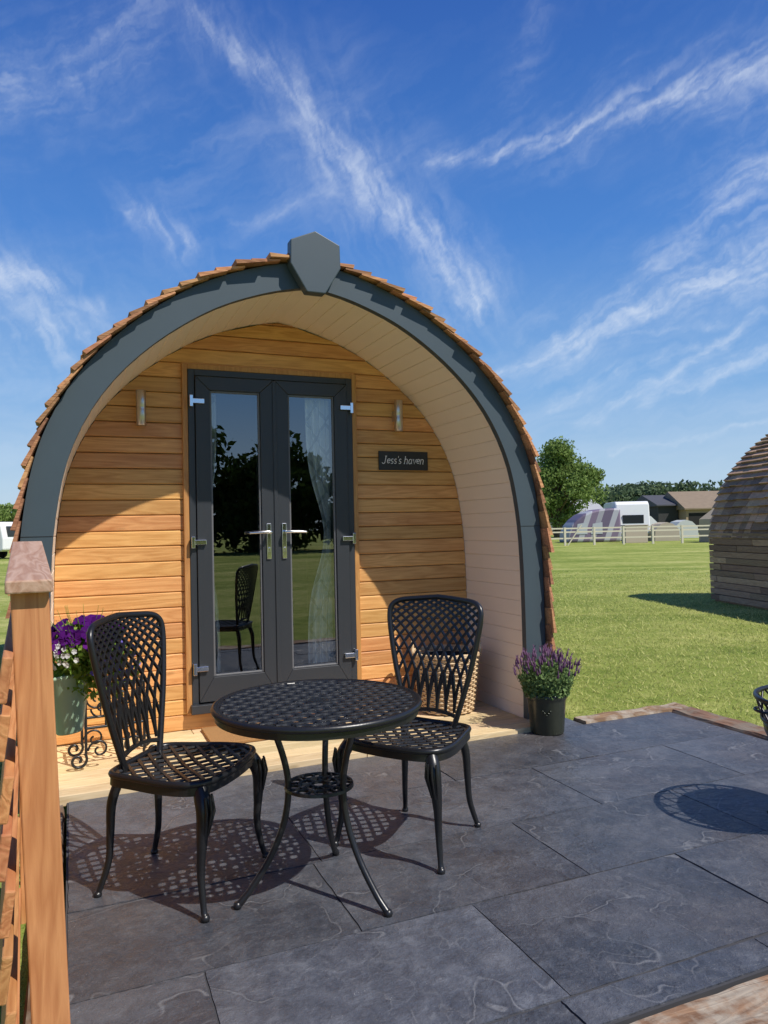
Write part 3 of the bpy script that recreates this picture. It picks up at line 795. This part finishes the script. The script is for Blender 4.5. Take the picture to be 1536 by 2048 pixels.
for rr_ in(.118,.07,.03): B.ribbon([(rr_*math.cos(a),rr_*math.sin(a),.378) for a in np.linspace(0,2*math.pi,41)[:-1]],.012,.010,(0,0,1),0,True)
for k in range(9):
    a=k*2*math.pi/9
    B.ribbon([(.094*math.cos(a)+.022*math.cos(q),.094*math.sin(a)+.022*math.sin(q),.379) for q in np.linspace(0,2*math.pi,17)[:-1]],.008,.008,(0,0,1),0,True)
    B.ribbon([(.03*math.cos(a),.03*math.sin(a),.378),(.072*math.cos(a+.3),.072*math.sin(a+.3),.378)],.012,.008,(0,0,1))
B.obj('legs_and_shelf',[M_iron],tb)

# ------------------------------------------------------------ porch items
def fpos(a,r,z=DZ): return FR@Vector((a,r,z))
bk=empty('wicker_basket',Matrix.Translation(fpos(1.06,.42)))
B=MB(); H=.40
for k in range(26):
    z=.015+k*.0148; rr_=.175+.05*(z/H)**.8
    B.tube([((rr_+.006*math.sin(a*18+k*math.pi))*math.cos(a),(rr_+.006*math.sin(a*18+k*math.pi))*math.sin(a),z) for a in np.linspace(0,2*math.pi,109)[:-1]],.0075,5,0,True)
for k in range(3):
    B.tube([((.232)*math.cos(a),(.232)*math.sin(a),.395+.008*math.sin(a*12+k*2.1)) for a in np.linspace(0,2*math.pi,97)[:-1]],.010,6,0,True)
for sg in(-1,1): B.tube([(sg*.23,-.07*math.cos(q),.40+.07*math.sin(q)) for q in np.linspace(0,math.pi,14)],.011,6)
B.lathe([(0,.01),(.16,.01),(.205,.37)],(0,0,0),24,1)
B.obj('weave',[M_wick,M_dark],bk)
B=MB(); B.b2(-.34,.34,-.20,.20,0,.018); B.obj('doormat',[M_coir],None,FR@Matrix.Translation((-.22,.47,DZ+.002)),bevel=.004)
ps=empty('wrought_iron_stand',FR@Matrix.Translation((-1.10,.30,DZ))@Matrix.Rotation(math.radians(4),4,'Z'))
B=MB()
def scroll(c,r0,turn,start,sg):
    pts=[]
    for i in range(26):
        t=i/25; a=start+sg*turn*2*math.pi*t; r_=r0*(1-.8*t); pts.append((c[0]+r_*math.cos(a),c[1],c[2]+r_*math.sin(a)))
    return pts
for yy in(-.12,.12):
    for sg in(-1,1):
        B.tube([(sg*.15,yy,.44),(sg*.15,yy,.13),(sg*.15,yy,.085)],.008,6)
        B.tube(scroll((sg*.19,yy,.055),.047,1.3,(math.pi*.75 if sg>0 else math.pi*.25),sg),.008,6)
        B.tube(scroll((sg*.085,yy,.10),.055,1.2,(0 if sg>0 else math.pi),sg),.006,6)
        B.tube(scroll((sg*.07,yy,.32),.055,1.2,(0 if sg>0 else math.pi),-sg),.006,6)
    for z in(.44,.22): B.tube([(-.15,yy,z),(.15,yy,z)],.008,6)
    for x in(-.05,0,.05): B.tube([(x,yy,.22),(x,yy,.44)],.005,6)
for sg in(-1,1):
    for z in(.44,.22): B.tube([(sg*.15,-.12,z),(sg*.15,.12,z)],.008,6)
B.obj('scrolls',[M_iron],ps)

# ------------------------------------------------------------ lavender
lv=empty('lavender_planter',Matrix.Translation((.985,4.62,0)))
B=MB(); B.lathe([(0,0),(.098,0),(.103,.01),(.118,.20),(.124,.215),(.130,.225),(.130,.245),(.124,.25),(.116,.245),(.112,.215),(0,.215)],(0,0,0),40)
for k in range(5):
    a=-math.pi/2-.22+ (k-2)*.10; r_=.117
    B.lathe([(0,.0),(.008,.0),(.004,.006),(0,.007)],(r_*math.cos(a),r_*math.sin(a),.13+.012*abs(k-2)),10,0,Matrix.Rotation(math.pi/2,3,'X'))
B.obj('pot',[M_pot],lv)
rs=np.random.RandomState(3)
def cfl(n):
    th=rs.uniform(0,6.28,n); r_=np.sqrt(rs.rand(n))*.19; z=.23+rs.rand(n)*.22*(1-.5*(r_/.19)**2); return np.stack([r_*np.cos(th)*(.65+.35*(z-.2)/.2),r_*np.sin(th)*(.65+.35*(z-.2)/.2),z],1)
quadobj('foliage',leafquads(5200,cfl,.014,rs),M_lav,lv)
B=MB(); 
for k in range(120):
    a=rs.uniform(0,6.28); r_=math.sqrt(rs.rand())*.18; top=(r_*math.cos(a)*1.12,r_*math.sin(a)*1.12,.42+.09*rs.rand()-.9*r_*r_*2.2)
    B.tube([(top[0]*.6,top[1]*.6,.30),(top[0]*.9,top[1]*.9,top[2]-.05),top],[.0014,.0012,.001],4,0)
    p=Vector(top); d=Vector((top[0]*.5,top[1]*.5,.3)).normalized()
    B.tube([p-d*.012,p-d*.006,p+d*.012,p+d*.024],[.002,.0070,.006,.002],6,1)
    for q in range(3):
        w_=Vector((rs.normal()*.008,rs.normal()*.008,.012)); B.add([p+d*.02,p+d*.03+w_,p+d*.022+w_*.6+Vector((.004,0,0))],[(0,1,2)],1)
B.obj('flower_spikes',[M_lav,M_lavf],lv)

# ------------------------------------------------------------ flower bucket
BP=(-1.235,2.93,0)
fb=empty('flower_bucket',Matrix.Translation(BP))
B=MB(); rt=Matrix.Rotation(math.radians(-6),3,'Y')
B.lathe([(0,.0),(.046,.0),(.050,.005),(.098,.215),(.105,.222),(.107,.232),(.101,.235),(.094,.225),(.09,.19),(0,.19)],(-.02,0,.51),40,0,rt)
B.obj('bucket',[M_mint],fb)
rs=np.random.RandomState(13)
def cfb(n):
    d=rs.normal(size=(n,3)); d/=np.linalg.norm(d,axis=1)[:,None]; q=rs.rand(n)[:,None]**.5
    return np.array([.045,0,.83])+d*q*np.array([.165,.13,.125])
def cfd(n):
    p=cfb(n); p[:,0]+=.05; p[:,2]-=.07; return p
quadobj('leaves',np.concatenate([leafquads(3200,cfb,.015,rs),leafquads(600,cfd,.016,rs)]),M_plant,fb)
B=MB()
def bloom(c,r_,mat,petals=5,nrm=None):
    nrm=Vector(nrm).normalized(); a=nrm.orthogonal().normalized(); b_=nrm.cross(a); vs=[Vector(c)-nrm*r_*.35]; n=petals*3
    for i in range(n):
        q=2*math.pi*i/n; rr_=r_*(.82+.2*abs(math.sin(q*petals/2))); vs.append(Vector(c)+(a*math.cos(q)+b_*math.sin(q))*rr_+nrm*rs.normal()*r_*.12)
    B.add(vs,[(0,i+1,(i+1)%n+1) for i in range(n)],mat)
def surf(zlo,zhi,xlo,xhi):
    for _ in range(200):
        d=Vector(rs.normal(size=3)).normalized()
        if d.y>.4: continue
        p=Vector((.045+d.x*.17,d.y*.135,.83+d.z*.13))
        if zlo<p.z<zhi and xlo<p.x<xhi: return p,d
    return p,d
for k in range(36): p,d=surf(.86,1.0,-.2,.17); bloom(p,.031,0,5,d+Vector((0,-.5,.2)))
for k in range(48): p,d=surf(.78,.88,-.2,.08); bloom(p,.011,1,5,d+Vector((0,-.4,.2)))
for k in range(46): p,d=surf(.68,.90,.07,.3); p+=Vector((.02+.03*rs.rand(),0,-.02)); bloom(p,.009,2,5,d+Vector((0,-.4,.2)))
B.obj('blooms',[M_pet,M_petw,M_petb],fb,fixn=False)
B=MB(); 
for k in range(40):
    p,d=surf(.8,1.0,-.1,.2); B.tube([p-d*.03,p+d*.02,p+d*.045+Vector((0,0,.015))],[.0012,.001,.0006],4)
B.tube([(-.16,0,.74),(-.12,0,.76),(-.115,0,.70)],.004,6)
B.obj('stems',[M_plant],fb)

# ------------------------------------------------------------ fence
FN=Matrix.Translation((-.820,1.716,0))@Matrix.Rotation(math.radians(25.9),4,'Z')
fe=empty('wooden_fence',FN)
B=MB(); 
B.box((.018,0,.53),(.080,.080,1.27),0,Matrix.Rotation(math.radians(-2.0),3,'Y'))
B.box((0,1.12,.5),(.080,.080,1.36),0)
B.obj('posts',[M_fence],fe,bevel=.004)
B=MB()
sl=math.atan2(.075,1.16)
B.box((-.005,.53,1.213),(.098,1.2,.030),0,Matrix.Rotation(sl,3,'X'))
B.obj('handrail',[M_fenceY],fe,bevel=.004)
B=MB()
for k in range(9):
    z=.98-k*.125; y0_=-.06+.03*math.sin(k*2.1)
    B.box((-.055-.006*(k%2),.52+y0_/2,z),(.022,1.22,.10),0,Matrix.Rotation(math.radians(8),3,'Y'))
B.obj('boards',[M_fenceB],fe,bevel=.004)

# ------------------------------------------------------------ fire bowl
fp=empty('fire_bowl',Matrix.Translation((1.86,3.12,0)))
B=MB()
B.lathe([(0,.20),(.08,.205),(.16,.24),(.22,.30),(.255,.38),(.262,.43),(.25,.43),(.21,.31),(.15,.255),(.0,.22)],(0,0,0),40)
B.tube([(.285*math.cos(a),.285*math.sin(a),.53) for a in np.linspace(0,2*math.pi,49)[:-1]],.011,8,0,True)
B.tube([(.262*math.cos(a),.262*math.sin(a),.435) for a in np.linspace(0,2*math.pi,49)[:-1]],.009,8,0,True)
for k in range(20):
    for s_ in(-1,1):
        a=k*2*math.pi/20; B.tube([(.262*math.cos(a),.262*math.sin(a),.435),(.275*math.cos(a+s_*.16),.275*math.sin(a+s_*.16),.49),(.285*math.cos(a+s_*.3),.285*math.sin(a+s_*.3),.53)],.005,5)
for k in range(3):
    a=k*2*math.pi/3+.5; B.tube(catmull([(.17*math.cos(a),.17*math.sin(a),.25),(.22*math.cos(a),.22*math.sin(a),.15),(.20*math.cos(a),.20*math.sin(a),.06),(.25*math.cos(a),.25*math.sin(a),.01)],6),.011,8)
for s_ in(-1,1): B.tube([(s_*.285+s_*.03*math.sin(q),.05*math.cos(q),.49) for q in np.linspace(0,math.pi,12)],.006,6)
B.obj('bowl',[M_iron],fp)

# ------------------------------------------------------------ cirrus sheet (sky)
rt_=np.random.RandomState(77); TAB=rt_.rand(256,256)
def vn(x,y,o=0):
    x=x+o*17.3; y=y+o*9.1
    xi=np.floor(x).astype(int); yi=np.floor(y).astype(int); fx=x-xi; fy=y-yi
    fx=fx*fx*fx*(fx*(fx*6-15)+10); fy=fy*fy*fy*(fy*(fy*6-15)+10)
    g=lambda a,b:TAB[a%256,b%256]
    return (g(xi,yi)*(1-fx)+g(xi+1,yi)*fx)*(1-fy)+(g(xi,yi+1)*(1-fx)+g(xi+1,yi+1)*fx)*fy
def fbm(x,y,o=0,n=5,r=.55):
    s=0;a=1;t_=0
    for i in range(n):
        c,s2=math.cos(.6*i),math.sin(.6*i)
        s=s+a*vn((x*c-y*s2)*2**i,(x*s2+y*c)*2**i,o+i*3.7); t_+=a; a*=r
    return s/t_
AZ=np.linspace(-48,48,960); EL=np.linspace(.3,50,500); az,el=np.meshgrid(AZ,EL)
wx=az+(fbm(az*.09,el*.09,1,4)-.5)*2.2+(fbm(az*.5,el*.5,5,5,.6)-.5)*1.3
wy=el+(fbm(az*.09,el*.09,11,4)-.5)*2.2+(fbm(az*.5,el*.5,15,5,.6)-.5)*1.3
def fib(rot,sx,sy,o,lo,hi,n=7):
    r=math.radians(rot); u=wx*math.cos(r)+wy*math.sin(r); v=-wx*math.sin(r)+wy*math.cos(r)
    s=0;a=1;t_=0
    for i in range(n):
        k=2**i; s=s+a*vn(u*sx*k+v*sx*.15*k,v*sy*k,o+i*3.7); t_+=a; a*=.66
    f=s/t_; return np.clip((f-lo)/(hi-lo),0,1)**1.3
def field(segs):
    acc=np.zeros_like(az)
    for (ax,ay,bx,by,wa,wb,s_) in segs:
        L=math.hypot(bx-ax,by-ay); dx_,dy_=(bx-ax)/L,(by-ay)/L
        tt=np.clip((wx-ax)*dx_+(wy-ay)*dy_,0,L); d=np.hypot(wx-ax-dx_*tt,wy-ay-dy_*tt); w_=wa+(wb-wa)*tt/L
        acc=np.maximum(acc,s_*(np.exp(-(d/(w_*.62))**2)*.85+.30*np.exp(-(d/(w_*1.8))**2)))
    return acc
SA=[(-15,36.5,-13.2,34.5,1.0,1.0,.40),(-13.2,34.5,-7.3,31.4,1.0,1.6,.50),(-7.3,31.4,-3.9,27.3,1.6,1.8,.58),(-3.9,27.3,-.5,24.2,1.8,2.2,.75),(-.5,24.2,4,21.1,2.2,1.8,.55),(4,21.1,7.4,17.2,1.6,1.8,.8),
 (-30,18.6,-24.3,17.0,1.8,1.2,.85),(-23.6,16.2,-21,15.9,.8,.7,.5),(-30,16,-22.1,13.3,3.4,2.6,.42),(-19.2,22.9,-15.3,21.2,1.0,1.3,.40)]
SB=[(32,29.4,20.4,28.1,1.7,1.3,.75),(20.4,28.1,12.1,26.3,1.3,1.1,.58),(12.1,26.3,4.9,26.2,1.1,.9,.42),
 (32,18.5,18.4,14.6,2.8,1.3,.9),(18.4,14.6,13.3,12.9,1.3,1.5,.85),(13.3,12.9,8.2,11.2,1.3,.6,.55),
 (32,25.5,25.2,20.8,3.0,2.4,.5),(25.2,20.8,21,17.0,2.4,2.2,.36),
 (27.5,14,22.7,10.7,.7,.8,.55),(22.7,10.7,19.9,8.6,.8,1.0,.65),(19.9,8.6,15.0,7.0,.9,.7,.38),(30,12.7,23.3,9.4,1.4,1.0,.48),(23.3,9.4,19.9,8.6,.8,.7,.42),
 (-16.1,34.1,-21,31.1,2.2,2.4,.22),(-21,31.1,-28,28.0,2.4,2.2,.26),(-3.8,24.5,-11.6,22.4,.8,.7,.2),(30,7.2,17.1,4.8,.28,.25,.45),(28,13.7,16.5,13.0,.45,.3,.35),(23.4,12,12.8,8.7,.9,.8,.34),(13,35,10.5,29,1.8,2.0,.10)]
def edge_ero(f,o): 
    n_=fbm(wx*.9,wy*.9,o,6,.62); return f*np.clip(.35+1.5*(n_-.25),.25,1.25)
cl=edge_ero(field(SA),61)*(.22+1.0*fib(-62,.25,1.3,3,.30,.72))+edge_ero(field(SB),71)*(.22+1.0*fib(24,.18,1.5,23,.30,.72))
veil=np.clip((fbm(az*.05,el*.07,41,4)-.5)*3,0,1)*fib(20,.1,.6,31,.35,.8)*.16
low=.16*np.exp(-((el-8)/7)**2)*fib(8,.06,.7,51,.3,.8)
cl=cl+veil+low
cl*=np.clip(el/4,0,1)*np.clip((48-np.abs(az))/8,0,1)*np.clip((50-el)/6,0,1)
cl=1-np.exp(-cl*1.15); cl=np.clip(cl*.84,0,.80)
RD=900; ra,re=np.radians(az),np.radians(el)
co_=np.stack([RD*np.sin(ra)*np.cos(re),RD*np.cos(ra)*np.cos(re),RD*np.sin(re)],-1).reshape(-1,3)
ny,nx=az.shape; ii=np.arange(nx*ny).reshape(ny,nx); q=np.stack([ii[:-1,:-1],ii[:-1,1:],ii[1:,1:],ii[1:,:-1]],-1).reshape(-1,4)
cf_=cl.reshape(-1); q=q[cf_[q].max(1)>.004]; n=len(q)
me=bpy.data.meshes.new('sky'); me.vertices.add(nx*ny); me.vertices.foreach_set('co',co_.reshape(-1)); me.loops.add(n*4); me.loops.foreach_set('vertex_index',q.reshape(-1).astype(np.int32))
me.polygons.add(n); me.polygons.foreach_set('loop_start',np.arange(0,n*4,4,dtype=np.int32)); me.update(calc_edges=True)
at_=me.attributes.new('cloud','FLOAT','POINT'); at_.data.foreach_set('value',cf_.astype(np.float32))
m,t,b=newmat('cirrus'); m.node_tree.nodes.remove(b)
at2=t.n('ShaderNodeAttribute'); at2.attribute_name='cloud'
em=t.n('ShaderNodeEmission'); em.inputs[0].default_value=(.80,.87,.97,1); em.inputs[1].default_value=1.0
tr=t.n('ShaderNodeBsdfTransparent'); mx=t.n('ShaderNodeMixShader'); t.l(at2.outputs['Fac'],mx.inputs[0]); t.l(tr.outputs[0],mx.inputs[1]); t.l(em.outputs[0],mx.inputs[2])
t.l(mx.outputs[0],m.node_tree.nodes['Material Output'].inputs[0])
try: m.cycles.emission_sampling='NONE'
except Exception as ex: print(ex)
me.materials.append(m); o=bpy.data.objects.new('sky',me); scene.collection.objects.link(o)

# ------------------------------------------------------------ light
SD=Vector((.67,-.46,1.0)).normalized()
sl_=bpy.data.lights.new('sun','SUN'); sl_.energy=5.0; sl_.angle=math.radians(.5); sl_.color=(1,.955,.88)
so_=bpy.data.objects.new('sun',sl_); scene.collection.objects.link(so_); so_.rotation_euler=SD.to_track_quat('Z','Y').to_euler(); so_.location=(6,-4,9)
w=bpy.data.worlds.new('World'); scene.world=w; w.use_nodes=True; t=NT(w.node_tree)
bg=w.node_tree.nodes['Background']
sky=t.n('ShaderNodeTexSky'); sky.sky_type='NISHITA'; sky.sun_disc=False; sky.sun_elevation=math.asin(SD.z); sky.sun_rotation=math.atan2(SD.x,SD.y); sky.air_density=1.0; sky.dust_density=.6; sky.ozone_density=1.0
tc=t.n('ShaderNodeTexCoord').outputs['Generated']; sp=t.n('ShaderNodeSeparateXYZ'); t.l(tc,sp.inputs[0])
g=t.ramp(sp.outputs[2],[(0,(.52,.67,.81)),(.06,(.43,.62,.83)),(.18,(.19,.42,.79)),(.36,(.065,.24,.68)),(.60,(.026,.12,.48)),(1.0,(.012,.06,.30))])
g10=t.vm('SCALE',g,10.0)
c=t.mixc(.85,sky.outputs[0],g10)
t.l(c,bg.inputs[0]); bg.inputs[1].default_value=.10

# ------------------------------------------------------------ camera
cam=bpy.data.cameras.new('camera'); cam.sensor_fit='VERTICAL'; cam.sensor_height=36; cam.lens=26.0; cam.clip_end=2000; cam.clip_start=.05
co=bpy.data.objects.new('camera',cam); scene.collection.objects.link(co)
co.matrix_world=Matrix.Translation((0,0,1.29))@Matrix.Rotation(math.radians(91.2),4,'X')@Matrix.Rotation(math.radians(-1.2),4,'Z')
scene.camera=co
scene.view_settings.view_transform='Standard'; scene.view_settings.look='None'; scene.view_settings.exposure=0
